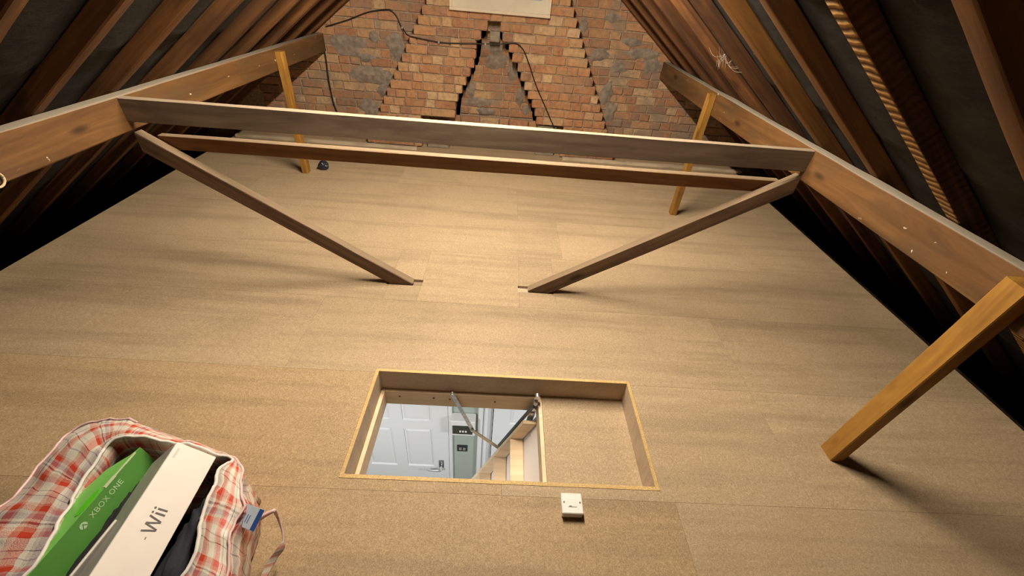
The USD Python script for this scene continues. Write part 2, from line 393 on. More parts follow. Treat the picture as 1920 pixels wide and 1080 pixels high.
W, RED, PNK, GRY, PUR, DRK = (0.66, 0.62, 0.53), (0.52, 0.055, 0.028), (0.58, 0.27, 0.20), (0.44, 0.40, 0.37), (0.27, 0.21, 0.25), (0.12, 0.08, 0.10)
UST = [(0, W), (0.16, RED), (0.26, PNK), (0.32, W), (0.36, DRK), (0.385, W), (0.42, PUR), (0.50, GRY), (0.54, RED), (0.62, PNK), (0.66, W), (0.80, PUR), (0.82, W), (0.93, DRK), (0.95, W)]
VST = [(0, W), (0.09, PNK), (0.15, RED), (0.27, W), (0.32, GRY), (0.36, PUR), (0.44, W), (0.48, RED), (0.55, PNK), (0.60, W), (0.72, DRK), (0.735, W), (0.80, RED), (0.90, PNK), (0.94, W)]
mat("plaid_woven", {
    "tc": ("texture_coordinate", {}), "sx": ("separate_xyz", {}), "mu": ("math", {"math_type": "multiply", "value2": 1 / 0.215}), "mv": ("math", {"math_type": "multiply", "value2": 1 / 0.20}), "fu": ("math", {"math_type": "fraction"}), "fv": ("math", {"math_type": "fraction"}),
    "ru": ("rgb_ramp", {"ramp": UST, "interpolate": False}), "rv": ("rgb_ramp", {"ramp": VST, "interpolate": False}), "mx": ("mix_color", {"blend_type": "mix"}),
    "ck": ("noise_texture", {"scale": 420.0, "detail": 1.0}), "rc": ("map_range", {"from_min": 0.4, "from_max": 0.6, "to_min": 0.32, "to_max": 0.78, "clamp": True}), "bp": ("bump", {"strength": 0.3, "distance": 0.002}),
    "p": ("principled_bsdf", {"roughness": 0.4, "specular_ior_level": 0.4})},
    [("tc.UV", "sx.vector"), ("sx.x", "mu.value1"), ("sx.y", "mv.value1"), ("mu.value", "fu.value1"), ("mv.value", "fv.value1"), ("fu.value", "ru.fac"), ("fv.value", "rv.fac"), ("ru.color", "mx.a"), ("rv.color", "mx.b"), ("tc.UV", "ck.vector"),
     ("ck.fac", "rc.value"), ("rc.result", "mx.fac"), ("mx.result", "p.base_color"), ("ck.fac", "bp.height"), ("bp.normal", "p.normal")])
mat("print_paper", {"tc": ("texture_coordinate", {}), "n": ("noise_texture", {"scale": 5.0, "detail": 3.0}), "r": ("rgb_ramp", {"ramp": [(0.35, (0.62, 0.56, 0.44)), (0.65, (0.68, 0.63, 0.50))]}), "p": ("principled_bsdf", {"roughness": 0.25})},
    [("tc.object", "n.vector"), ("n.fac", "r.fac"), ("r.color", "p.base_color")])
plain("print_blue", (0.36, 0.42, 0.50), 0.4)

# ------------------------------------------------------------------ the loft's measures
XC = -0.135                                    # line under the ridge
PR, PL = 1.665, -1.935                         # inner faces of the purlins
PZ0, PZ1, PT = 0.90, 1.07, 0.066               # purlin bottom, top, thickness
SL = 0.767                                     # roof slope (rise over run)
YW = 5.085                                     # gable wall
Y0 = -1.4                                      # behind the camera


def roof_z(x):                                 # underside of the rafters
    return PZ1 + 0.006 + SL * (1.725 + 0.135 - abs(x - XC))


RIDGE = roof_z(XC)

# ------------------------------------------------------------------ floor of chipboard sheets
floor = Thing("floor", "loft floor of brown chipboard sheets running up to the brick gable", None, (0, 0, 0), kind="structure")
HX0, HX1, HY0, HY1 = -0.590, 0.752, 0.914, 1.511
hole = sg.box(HX0, HY0, HX1, HY1)
nl = sg.box(-0.715, 2.246, -0.483, 2.316)      # notches where the two struts pass through the boards
nr = sg.box(0.158, 2.246, 0.40, 2.316)
FX0, FX1 = -3.055, 2.785
rows = [(-1.535, -0.935, [-1.6, 0.8]), (-0.932, -0.335, [-0.3, 2.1]), (-0.332, 0.265, [-1.1, 1.3]), (0.268, 0.867, [-1.6, 0.80]), (0.870, 1.484, [-2.5, 0.08, 1.40]), (1.487, 2.085, [-1.05, 1.405]),
        (2.088, 2.684, [-0.70, -0.488, 0.166, 0.41]), (2.687, 3.285, [-1.9, 0.5]), (3.288, 3.884, [-2.25, 0.166, 2.5]), (3.887, 4.484, [-1.0, 1.4]), (4.487, 5.06, [-2.0, 0.4])]
for ya, yb, seams in rows:
    xs = [FX0] + seams + [FX1]
    for xa, xb in zip(xs[:-1], xs[1:]):
        p = sg.box(xa + 0.0005, ya - 0.0010, xb - 0.0005, yb + 0.0010).difference(unary_union([hole, nl, nr]))
        if p.is_empty:
            continue
        for g in getattr(p, "geoms", [p]):
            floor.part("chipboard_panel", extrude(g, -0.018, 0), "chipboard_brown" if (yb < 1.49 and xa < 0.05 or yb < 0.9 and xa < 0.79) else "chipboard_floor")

# joists under the boards (seen in the strut notches), ceiling of the landing below
joists = []
for jx in np.arange(-3.0, 3.0, 0.4):
    if not (HX0 - 0.06 < jx < HX1 + 0.03):
        joists.append(box(jx, jx + 0.05, -1.4, 5.06, -0.17, -0.020))
floor.part("joist", cat_mesh(*joists), "strut_wood", kind="stuff")
floor.part("packing_block", chamfer_box(-0.74, -0.46, 2.235, 2.335, -0.05, -0.0195, 0.002), "strut_wood")
floor.part("packing_block", chamfer_box(0.15, 0.43, 2.235, 2.335, -0.05, -0.0195, 0.002), "batten_wood", label="pale block in the right strut notch")
single("ceiling_landing", extrude(sg.box(-3.4, -1.5, 3.2, 5.2).difference(sg.box(-0.574, 0.93, 0.294, 1.495)), -0.250, -0.235), "ceiling_paint", "white plaster ceiling of the landing around the hatch", None, kind="structure")

# ------------------------------------------------------------------ roof covering
roof = Thing("ceiling", "sloping loft ceiling of dark wrinkled roofing felt behind the rafters", None, (XC, 0, 0), kind="structure")
RAF_H, RAF_W, RAF_P = 0.080, 0.060, 0.4425
rafter_far = [1.035 + RAF_P * k for k in range(-5, 10)]           # far edges
nrm_off = RAF_H * math.sqrt(1 + SL * SL)
for s in (-1, 1):
    nu, nv = 150, 330
    ys = np.linspace(Y0, YW + 0.02, nv)
    ts = np.linspace(-0.02, 3.75, nu)                              # run from the ridge
    T, Yg = np.meshgrid(ts, ys, indexing="ij")
    phase = ((Yg - (rafter_far[0] - RAF_W / 2)) / RAF_P) % 1.0
    sag = 0.030 * np.sin(np.pi * phase) ** 2 * (0.6 + 0.8 * meshkit.fbm(np.stack([T * 1.5, Yg * 1.1, T * 0 + 7 + s], -1), 3, 5))
    wr = (meshkit.fbm(np.stack([T * 5 + Yg * 1.2, Yg * 2.2, T * 0 + 3 * s], -1), 4, 11) - 0.5) * 0.022 * np.sin(np.pi * phase) ** 0.6
    lap = 0.022 * (((T + 0.03 * np.sin(Yg * 3) + 0.14 + 0.05 * np.sin(np.pi * phase)) / 0.62) % 1.0) * np.sin(np.pi * phase) ** 0.7     # laps of the felt rolls
    z = RIDGE - SL * T + nrm_off - sag + wr - lap
    X = XC + s * T
    v = np.stack([X, Yg, z], -1).reshape(-1, 3)
    i, j = np.meshgrid(np.arange(nu - 1), np.arange(nv - 1), indexing="ij")
    q = np.stack([i * nv + j, (i + 1) * nv + j, (i + 1) * nv + j + 1, i * nv + j + 1], -1).reshape(-1, 4)
    if s > 0:
        q = q[:, ::-1]
    roof.part("felt_slope", (v, q), "roofing_felt", smooth=True)
roof.part("ridge_board", box(XC - 0.014, XC + 0.014, Y0, YW - 0.02, RIDGE - 0.06, RIDGE + 0.11), "rafter_wood")

# ------------------------------------------------------------------ rafters
ORD = ["first", "second", "third", "fourth", "fifth", "sixth", "seventh", "eighth", "ninth", "tenth", "eleventh", "twelfth", "thirteenth", "fourteenth", "fifteenth"]
look = {(1, 1.4775): ("dark rafter with pale saw-marked lower edge on the right slope", "saw_marked_wood")}
for s, side in ((-1, "left"), (1, "right")):
    n = 0
    for k, yf in reversed(list(enumerate(rafter_far))):
        if yf > YW - 0.02:
            continue
        run = 3.45
        Lr = run * math.sqrt(1 + SL * SL)
        a = math.atan(SL)
        seed = 100 + k * 2 + (s > 0)
        # local x runs down the slope, local z away from the room
        xf = frame_xf((XC + s * 0.014, yf if s < 0 else yf - RAF_W, RIDGE - SL * 0.014), (s * math.cos(a), 0, -math.sin(a)), (s * math.sin(a), 0, math.cos(a)))
        # y axis = z x x : for s>0 it is +y, for s<0 it is -y
        ms = timber_local(Lr, RAF_W, RAF_H - 0.004, seg=26, wob=0.0022, seed=seed, ch=0.005)
        mname = "rafter_wood_orange" if (s > 0 and any(abs(yf - (1.035 + RAF_P * q)) < 0.01 for q in (0, 2, 3))) else "rafter_wood_mid" if s < 0 and k > 6 else "rafter_wood"
        n += 1
        lab = f"dark brown rafter on the {side} roof slope, {ORD[n - 1]} from the brick gable"
        if s > 0 and abs(yf - (1.035 + RAF_P)) < 0.01:  # the saw-marked one
            mname = "saw_marked_wood"
            lab = "rafter with pale striped saw marks along its lower edge, right roof slope"
        if yf < 0.55:
            lab = f"dark rafter on the {side} roof slope above the camera, {ORD[n - 1]} from the brick gable"
            if yf < 0.1:
                continue
        single("rafter", ms, mname, lab, "rafter", f"rafters of the {side} roof slope", smooth=25, xf=xf)

# ------------------------------------------------------------------ purlins, beams, struts, posts
for s, xin, side in ((1, PR, "right"), (-1, PL, "left")):
    Lp = YW - Y0 - 0.005
    if s > 0:
        xf = frame_xf((xin + PT, Y0, PZ0), (0, 1, 0), (0, 0, 1))   # local y = -x
    else:
        xf = frame_xf((xin, Y0, PZ0), (0, 1, 0), (0, 0, 1))
    ms = timber_local(Lp, PT, PZ1 - PZ0, seg=60, wob=0.0022, seed=31 + s, ch=0.006)
    single("purlin", ms, "purlin_wood", "stout orange-brown purlin running along the right slope to the brick gable" if s > 0 else "stout brown purlin flecked with white along the left slope", "beam", "purlins under the rafters", smooth=25, xf=xf)

TY = 2.24
xf = frame_xf((PL - 0.003, TY, 0.948), (1, 0, 0), (0, 0, 1))
single("tie_beam", timber_local(PR - PL + 0.006, 0.042, 0.116, seg=40, wob=0.0018, seed=51, ch=0.003), "grey_beam_wood", "long grey weathered tie beam spanning between the two purlins, upper one", "beam", smooth=25, xf=xf)
xf = frame_xf((-1.87, 2.312, 0.787), (1, 0, 0), (0, 0, 1))
single("tie_beam", timber_local(1.60 + 1.87, 0.045, 0.076, seg=40, wob=0.0015, seed=52, ch=0.004), "orange_beam_wood", "thinner orange-brown cross beam just below and behind the grey tie beam", "beam", smooth=25, xf=xf)

SA = 0.632
for s, xend, foot_lo, lab in ((-1, PL, -0.690, "sloping dark brown strut from the left purlin down to the floor"), (1, PR, 0.372, "sloping brown strut from the right purlin down to the floor")):
    a = math.atan(SA)
    # lower edge passes through (foot_lo, 0); local x climbs outward; local z is upward across the strut
    hh, ww = 0.088, 0.058
    d = np.array([s * math.cos(a), 0, math.sin(a)])
    up = np.array([-s * math.sin(a), 0, math.cos(a)])
    start = np.array([foot_lo, TY + 0.010 + (ww if s > 0 else 0), 0]) - d * 0.12
    o2 = np.array([foot_lo, 2.25, 0.0]) - d * 0.12
    xf = frame_xf(o2, d, up)
    if xf[1, 1] < 0:
        xf[:3, 3] += np.array([0, ww, 0])
    L = (abs(xend - foot_lo)) / math.cos(a) + 0.12
    # end cut: vertical plane at the purlin's inner face
    inv = np.linalg.inv(xf)
    pt = inv @ np.array([xend, xf[1, 3], SA * abs(xend - foot_lo), 1])
    nn = inv[:3, :3] @ np.array([1.0, 0, 0])
    ms = timber_local(L, ww, hh, seg=30, wob=0.0016, seed=61 + s, ch=0.004, cut1=(pt[:3], nn))
    single("strut", ms, "strut_wood", lab, "strut", "sloping struts below the grey tie beam", smooth=25, xf=xf)

for s, xa, ya, yb, zt, lab, seed in ((1, PR - 0.060, 1.095, 1.175, 1.055, "yellow-brown post in the right foreground, nailed to the right purlin", 71), (1, PR - 0.056, 3.590, 3.655, 1.055, "slim yellow-brown post on the right purlin near the gable", 72),
                                     (-1, PL, 3.950, 4.025, 1.045, "slim orange post on the left purlin near the gable", 73)):
    wx = 0.060 if ya < 2 else 0.056
    lean = -0.080 if ya < 2 else 0.0
    xf = frame_xf((xa, yb - 0.004, 0.0), (0, lean, zt), (1, 0, 0))   # local x up, local z = +x, local y = z x x = -y
    ms = timber_local(math.hypot(zt, lean), yb - ya, wx, seg=14, wob=0.0014, seed=seed, ch=0.004)
    single("post", ms, "yellow_post_wood", lab, "post", "posts under the purlins", smooth=25, xf=xf)

# pale battens lying on the floor in front of the gable
single("floor_batten", chamfer_box(-3.02, -0.985, 4.815, 4.865, 0, 0.032, 0.003), "batten_wood", "pale timber batten lying along the gable, left of the chimney breast's gap", "batten", "battens at the foot of the gable")
single("floor_batten", chamfer_box(0.700, 2.85, 4.84, 4.89, 0, 0.032, 0.003), "batten_wood", "pale timber batten lying along the gable, right of the chimney breast's gap", "batten", "battens at the foot of the gable")

# ------------------------------------------------------------------ gable wall and chimney breast, brick by brick
rng = random.Random(7)
PITCH_B, ZB = 0.0869, 1.399
J = 0.011


def brick_mesh(x0, x1, yf, yb, z0, z1, r):
    """front at yf (towards the loft), worn front edges: 22 triangles"""
    c = 0.004 + 0.004 * r.random()
    jx = lambda a: a + r.uniform(-0.0035, 0.0035)
    back = [(x0, yb, z0), (x1, yb, z0), (x1, yb, z1), (x0, yb, z1)]
    mid = [(jx(x0), yf + c, jx(z0)), (jx(x1), yf + c, jx(z0)), (jx(x1), yf + c, jx(z1)), (jx(x0), yf + c, jx(z1))]
    tilt = [r.uniform(-0.003, 0.003) for _ in range(4)]
    fr = [(mid[0][0] + c, yf + tilt[0], mid[0][2] + c), (mid[1][0] - c, yf + tilt[1], mid[1][2] + c), (mid[2][0] - c, yf + tilt[2], mid[2][2] - c), (mid[3][0] + c, yf + tilt[3], mid[3][2] - c)]
    v = np.array(back + mid + fr)
    f = []
    for i in range(4):
        k = (i + 1) % 4
        f += [(i, k, 4 + k), (i, 4 + k, 4 + i), (4 + i, 4 + k, 8 + k), (4 + i, 8 + k, 8 + i)]
    f += [(8, 9, 10), (8, 10, 11), (0, 2, 1), (0, 3, 2)]
    return trimesh.Trimesh(v, np.array(f), process=False)


def course(xa, xb, row, r, header=0.5):
    out, x = [], xa
    if row % 2 and xb - xa > 0.3:
        w = 0.06 + 0.05 * r.random()
        out.append((x, x + w)); x += w + J
    while x < xb - 0.02:
        w = (0.103 if r.random() < header else 0.216) + r.uniform(-0.006, 0.006)
        if xb - (x + w) < 0.055:
            w = xb - x
        if w > 0.27:
            w = w / 2 - J / 2
        out.append((x, min(x + w, xb))); x += w + J
    return out


def lerp(z, table):
    zs = [t[0] for t in table][::-1]
    xs = [t[1] for t in table][::-1]
    return float(np.interp(z, zs, xs))


L_out = lambda z: -0.904 - (1.303 - z) * 0.535
R_out = lambda z: 0.637 + (1.399 - z) * 0.50
L_in = [(1.30, -0.17), (1.225, -0.262), (1.14, -0.32), (1.106, -0.336), (0.97, -0.340), (0.879, -0.372), (0.80, -0.414), (0.707, -0.459), (0.62, -0.505), (0.54, -0.546), (0.36, -0.562), (0.0, -0.60)]
R_in = [(1.30, -0.17), (1.218, -0.097), (1.137, -0.045), (1.09, 0.005), (0.99, 0.049), (0.929, 0.10), (0.805, 0.154), (0.739, 0.195), (0.662, 0.237), (0.60, 0.278), (0.503, 0.324), (0.408, 0.358), (0.0, 0.45)]

wall = Thing("wall_back", "gable wall of mixed orange and tan bricks at the far end of the loft", None, (XC, YW, 0), kind="structure")
breast = Thing("chimney_breast", "stepped brick chimney breast shaped like an upside-down V, standing out from the gable wall", "chimney breast", (XC, YW, 0))
gable = sg.Polygon([(XC - 3.4, -0.25), (XC + 3.4, -0.25), (XC + 3.4, roof_z(XC + 3.4) + 0.12), (XC, RIDGE + 0.12), (XC - 3.4, roof_z(XC - 3.4) + 0.12)])
rz = np.linspace(0.0, 1.212, 15)
recess = sg.Polygon([(lerp(z, L_in) - 0.02, z) for z in rz] + [(lerp(z, R_in) + 0.02, z) for z in rz[::-1]])
RD = 0.075
wall.part("mortar_bed", cat_mesh(xz_prism(gable.difference(recess), YW, YW + 0.22), xz_prism(recess.buffer(-0.058), YW + RD, YW + 0.21)), "mortar")
YB = 4.945                                     # mortar face of the breast; bricks stand 12 mm proud
rows_b = []
stuff = []
core = []
for k in range(-6, 16):
    z1 = ZB - PITCH_B * k
    z0 = z1 - PITCH_B
    if z1 < 0.02:
        break
    zc, za, zt = (z0 + z1) / 2, max(z0 + J / 2, 0.004), z1 - J / 2
    xr = 1.725 - (zc - 1.13) / SL
    xl = 2 * XC - xr
    spans_b, spans_w = [], []
    if z0 > 1.30:                              # the two legs joined
        spans_b.append((L_out(zc), R_out(zc)))
    elif z0 > 1.21:                            # the square opening
        spans_b += [(L_out(zc), -0.228), (-0.100, R_out(zc))]
    else:
        spans_b += [(L_out(zc), lerp(zc, L_in)), (lerp(zc, R_in), R_out(zc))]
    if zc < 0.345:
        spans_b = [(L_out(zc), -0.945), (0.675, R_out(zc))]
    edges = [xl] + [e for sp in spans_b for e in sp] + [xr]
    spans_w = [(edges[i], edges[i + 1]) for i in range(0, len(edges), 2)]
    for a, b in spans_b:
        core.append(box(a + 0.012, b - 0.012, YB, YW, z0, z1))
        for xa, xb in course(a, b, k, rng, 0.30 if zc > 0.95 else 0.74):
            if xb - xa < 0.02:
                continue
            yf = YB - 0.012 + rng.uniform(-0.004, 0.004)
            breast.part("brick", brick_mesh(xa, xb, yf, YW - 0.002, za, zt, rng), "brick_breast_clay")
    for a, b in spans_w:
        if b - a < 0.05:
            continue
        inner = -0.7 < a and b < 0.7
        for xa, xb in course(a + (0.040 if inner else 0.006), b - (0.040 if inner else 0.006), k + 1, rng, 0.22 if zc > 0.95 else 0.6):
            if xb - xa < 0.02 or abs(xa) > 2.85:
                continue
            dp = RD if inner else 0.0
            m = brick_mesh(xa, xb, YW + dp - 0.010 + rng.uniform(-0.004, 0.004), YW + dp + 0.03, za, zt, rng)
            if zc < 0.30 or z0 > 1.62:
                stuff.append(m)
            else:
                wall.part("brick", m, "brick_wall_clay")
wall.part("brick_remainder", cat_mesh(*stuff), "brick_wall_clay", kind="stuff")
breast.part("mortar_core", cat_mesh(*core), "mortar")
breast.part("lintel_block", chamfer_box(-0.885, -0.635, 4.96, YW, 0.0, 0.290, 0.006), "concrete_block", label="grey block under the left leg")
breast.part("lintel_block", chamfer_box(0.38, 0.600, 4.97, YW, 0.0, 0.342, 0.006), "concrete_block", label="grey block under the right leg")
breast.part("lintel_block", chamfer_box(-0.205, -0.100, 5.0, YW, 1.125, 1.222, 0.008), "concrete_block", label="grey block in the notch at the top")


def blob(cx, cz, rx, rz, seed, y, th=0.016):
    """an uneven smear of mortar on the wall, facing -y"""
    n, rings = 30, 5
    ang = np.arange(n) * 2 * np.pi / n
    rr = 0.55 + 0.9 * meshkit.fbm(np.stack([np.cos(ang) * 2.2 + seed, np.sin(ang) * 2.2, ang * 0 + seed * 1.7], -1), 4, seed)
    R = []
    for i in range(rings + 1):
        t = 1 - i / rings
        x, z = cx + rx * rr * t * np.cos(ang), cz + rz * rr * t * np.sin(ang)
        yy = y - th * (1 - t ** 2.2) * (0.35 + 1.3 * meshkit.fbm(np.stack([x * 14, z * 14, x * 0 + seed], -1), 3, seed))
        R.append(np.stack([x, yy if i else np.full(n, y), z], -1))
    return ring_mesh(R, cap0=False)


for i, (cx, cz, rx, rz) in enumerate([(-1.70, 0.98, 0.20, 0.10), (-1.52, 0.88, 0.10, 0.05), (-1.42, 1.07, 0.05, 0.05), (-1.18, 1.02, 0.10, 0.10), (-1.16, 0.92, 0.09, 0.08), (-1.45, 0.70, 0.26, 0.09), (-1.33, 0.56, 0.12, 0.08), (-1.56, 0.38, 0.10, 0.10), (-1.50, 0.30, 0.12, 0.06),
                                      (-0.16, 1.06, 0.11, 0.06), (-0.14, 0.93, 0.13, 0.10), (0.05, 0.85, 0.06, 0.10), (-0.30, 0.50, 0.16, 0.06), (-0.40, 0.62, 0.05, 0.09), (0.16, 0.60, 0.05, 0.10), (0.24, 0.45, 0.06, 0.07), (-0.22, 0.40, 0.12, 0.04),
                                      (0.96, 1.08, 0.10, 0.06), (1.20, 0.98, 0.09, 0.06), (1.42, 1.12, 0.20, 0.05), (1.55, 1.02, 0.12, 0.08), (1.12, 0.72, 0.07, 0.12), (1.20, 0.52, 0.06, 0.12), (0.75, 1.33, 0.05, 0.07), (1.02, 1.42, 0.08, 0.05), (1.28, 1.22, 0.10, 0.04)]):
    wall.part("mortar_patch", blob(cx, cz, rx, rz, i + 3, YW - 0.008 + (RD if -0.5 < cx < 0.3 else 0)), "mortar_grey", smooth=True)

# wall behind the photographer (closes the loft)
single("wall_front", xz_prism(sg.Polygon([(XC - 3.4, -0.25), (XC + 3.4, -0.25), (XC + 3.4, roof_z(XC + 3.4) + 0.12), (XC, RIDGE + 0.12), (XC - 3.4, roof_z(XC - 3.4) + 0.12)]), Y0 - 0.2, Y0), "mortar", "plain masonry end wall of the loft behind the camera", None, kind="structure")

# framed picture hung on the breast
pic = Thing("picture_frame", "cream-framed pale picture hung on the chimney breast, at the top edge of the view", "picture", (-0.10, 4.92, 1.375))
px0, px1, pz0, pz1, py = -0.605, 0.385, 1.378, 1.93, 4.925
fw = 0.030
for nm, b in (("frame_rail", (px0, px1, pz0, pz0 + fw)), ("frame_rail", (px0, px1, pz1 - fw, pz1)), ("frame_stile", (px0, px0 + fw, pz0 + fw, pz1 - fw)), ("frame_stile", (px1 - fw, px1, pz0 + fw, pz1 - fw))):
    pic.part(nm, chamfer_box(b[0], b[1], py - 0.026, py, b[2], b[3], 0.004), "frame_cream")
pic.part("print", box(px0 + fw, px1 - fw, py - 0.012, py - 0.004, pz0 + fw, pz1 - fw), "print_paper")
pic.part("printed_patch", box(0.16, 0.29, py - 0.0135, py - 0.012, pz0 + 0.135, pz0 + 0.19), "print_blue", label="faint blue printed patch")

# ------------------------------------------------------------------ cables on the gable
yw, yb = YW - 0.022, YB - 0.024
c1 = smooth_path([(-1.951, yw, 0.93), (-1.945, yw, 0.83), (-1.955, yw, 0.65), (-1.945, yw, 0.40), (-1.915, yw, 0.25), (-1.90, yw, 0.03)])
single("cable", tube(c1, 0.0075), "cable_black", "black cable hanging down the brick gable below the left purlin", "cable", smooth=True)
c2 = smooth_path([(-1.89, yw, 1.13), (-1.67, yw, 1.20), (-1.39, yw, 1.30), (-1.226, yw, 1.325), (-1.166, yw, 1.284), (-1.105, yw - 0.01, 1.177), (-1.02, yb, 1.13), (-0.84, yb, 1.105), (-0.677, yb, 1.092), (-0.336, yb, 1.108), (-0.20, yb, 1.115), (-0.054, yb, 1.127),
                  (0.054, yb, 1.144), (0.14, yb, 1.095), (0.205, yb, 0.988), (0.313, yb, 0.766), (0.421, yb, 0.585), (0.55, yb, 0.367), (0.585, yb + 0.02, 0.31)], 220)
cab = Thing("cable", "thin black cable looping across the chimney breast", "cable", (-0.5, 5.0, 1.1))
cab.part("cable_run", tube(c2, 0.0058), "cable_black", smooth=True)
for i in (62, 95, 128):
    p = c2[i]
    cab.part("cable_clip", chamfer_box(p[0] - 0.008, p[0] + 0.008, p[1] - 0.010, p[1] + 0.008, p[2] - 0.011, p[2] + 0.011, 0.002), "clip_steel")

# ------------------------------------------------------------------ hatch
lin = Thing("hatch_lining", "chipboard lining boards around the loft hatch opening, pale sawn top edges", "hatch", (0.08, 1.21, -0.235))
T = 0.018
for x0, x1, y0, y1 in ((HX0 + .001, HX0 + T, HY0 + .001, HY1 - .001), (HX1 - T, HX1 - .001, HY0 + .001, HY1 - .001), (HX0 + T, HX1 - T, HY0 + .001, HY0 + T), (HX0 + T, HX1 - T, HY1 - T, HY1 - .001)):
    lin.part("lining_board", box(x0, x1, y0, y1, -0.235, -0.0015), "chipboard_lining")
    lin.part("sawn_edge", box(x0 + .0003, x1 - .0003, y0 + .0003, y1 - .0003, -0.0015, 0.0015), "chipboard_edge", label="pale sawn top edge")
ZF = -0.132
single("hatch_shelf", box(0.293, HX1 - T - .001, HY0 + T + .001, HY1 - T - .001, ZF - 0.018, ZF), "chipboard_floor", "chipboard board set lower than the floor beside the loft ladder opening", "board")
# ladder: climbs from lower left to the right end of the frame
lad = Thing("loft_ladder", "pale pine loft ladder with frame, flat treads and metal arms inside the hatch", "ladder", (0.2, 1.24, -0.25))
FXa, FXb, FYa, FYb, TT = HX0 + T + .001, 0.292, HY0 + T + .001, HY1 - T - .001, 0.020
for nm, b in (("frame_side_rail", (FXa, FXa + TT, FYa, FYb)), ("frame_side_rail", (FXb - TT, FXb, FYa, FYb)), ("frame_end_rail", (FXa + TT, FXb - TT, FYb - TT, FYb)), ("frame_end_rail", (FXa + TT, FXb - TT, FYa, FYa + TT))):
    lad.part(nm, chamfer_box(b[0], b[1], b[2], b[3], -0.236, ZF, 0.0015), "pine_new")
for sx, sz in ((-0.475, -0.168), (-0.292, -0.170), (-0.205, -0.172), (0.04, -0.176)):
    c = trimesh.creation.cylinder(0.0055, 0.004, sections=12)
    c.apply_transform(trimesh.transformations.rotation_matrix(math.pi / 2, [1, 0, 0]))
    c.apply_translation([sx, FYb - TT - 0.0012, sz])
    lad.part("screw", c, "screw_steel")
LSL = 2.30                                     # drop per metre of run
lx = lambda z: 0.206 + (z + 0.25) / LSL        # left edge of the stringers
LY0, LY1 = 1.055, 1.425
for y in (LY0, LY1 - 0.022):
    zt, zb_ = -0.262, -2.76
    poly = sg.Polygon([(lx(zt), zt), (lx(zt) + 0.072, zt), (lx(zb_) + 0.072, zb_), (lx(zb_), zb_)])
    lad.part("stringer", xz_prism(poly, y, y + 0.022), "pine_new")
for i in range(12):
    z = -0.405 - 0.19 * i
    lad.part("tread", chamfer_box(lx(z) + 0.002, lx(z) + 0.074, LY0 + 0.022, LY1 - 0.022, z - 0.022, z, 0.002), "pine_new")


def flat_bar(p, q, w, t, y):
    p, q = np.array(p), np.array(q)
    d = (q - p) / np.linalg.norm(q - p)
    n = np.array([-d[1], d[0]])
    line = sg.LineString([p, q]).buffer(w / 2, quad_segs=6)
    return xz_prism(line, y - t / 2, y + t / 2)


A1, A2, A3 = (-0.190, -0.112), (-0.079, -0.418), (0.090, -0.590)
lad.part("upper_arm", flat_bar(A1, A2, 0.022, 0.005, FYb - TT - 0.012), "galvanised_steel", label="galvanised flat arm")
lad.part("lower_arm", flat_bar(A2, A3, 0.020, 0.005, FYb - TT - 0.018), "tan_steel", label="beige metal arm")
for p in (A1, A2, A3):
    c = trimesh.creation.cylinder(0.008, 0.022, sections=14)
    c.apply_transform(trimesh.transformations.rotation_matrix(math.pi / 2, [1, 0, 0]))
    c.apply_translation([p[0], FYb - TT - 0.014, p[1]])
    lad.part("pivot_bolt", c, "galvanised_steel")
lad.part("side_bar", tube(np.array([(0.247, 1.443, -0.165), (0.19, 1.443, -0.295), (0.085, 1.443, -0.54)]), 0.010, 10), "dark_steel", smooth=40, label="dark grey metal side bar")
hb = [flat_bar((0.262, -0.085), (0.252, -0.21), 0.022, 0.006, 1.452), flat_bar((0.252, -0.20), (0.24, -0.29), 0.034, 0.004, 1.446)]
for p, r in (((0.262, -0.082), 0.013), ((0.258, -0.135), 0.012), ((0.253, -0.185), 0.013), ((0.250, -0.222), 0.011)):
    c = trimesh.creation.cylinder(r, 0.022, sections=14)
    c.apply_transform(trimesh.transformations.rotation_matrix(math.pi / 2, [1, 0, 0]))
    c.apply_translation([p[0], 1.448, p[1]])
    hb.append(c)
lad.part("hinge_bracket", cat_mesh(*hb), "galvanised_steel", label="galvanised hinge bracket")
cl = []
for z, dx in ((-0.33, 0.075), (-0.36, 0.082)):
    cl.append(chamfer_box(lx(z) + dx, lx(z) + dx + 0.012, LY1 - 0.05, LY1 - 0.02, z - 0.03, z, 0.003))
lad.part("latch_clip", cat_mesh(*cl), "galvanised_steel")
tz0, tz1 = -0.262, -1.42
td = sg.Polygon([(lx(tz0) + 0.080, tz0), (lx(tz0) + 0.098, tz0), (lx(tz1) + 0.098, tz1), (lx(tz1) + 0.080, tz1)])
single("trapdoor", xz_prism(td, 0.96, 1.46), "trapdoor_paint", "white trapdoor panel hanging open behind the loft ladder", "trapdoor")

# ------------------------------------------------------------------ landing below
LF, LC, LYW = -2.80, -0.25, 2.045
single("floor_landing", box(-2.4, 1.9, -0.6, LYW + 0.15, LF - 0.05, LF), "grey_carpet", "carpeted landing floor below the hatch", None, kind="structure")
wl = Thing("wall_landing", "sage green landing wall seen through the hatch", None, (0, LYW, LF), kind="structure")
wp = sg.box(-2.4, LF, 1.9, LC).difference(unary_union([sg.box(-1.125, LF, -0.285, -0.78), sg.box(-0.022, LF, 0.80, -0.83)]))
wl.part("plaster", xz_prism(wp, LYW, LYW + 0.12), "sage_wall_paint")
for i, (x0, x1, y0, y1, nm) in enumerate(((-2.5, -2.4, -0.6, LYW, "wall_landing_left"), (1.9, 2.0, -0.6, LYW, "wall_landing_right"), (-2.4, 1.9, -0.7, -0.6, "wall_landing_near"))):
    single(nm, box(x0, x1, y0, y1, LF, LC), "sage_wall_paint", "sage green side wall of the landing below", None, kind="structure")


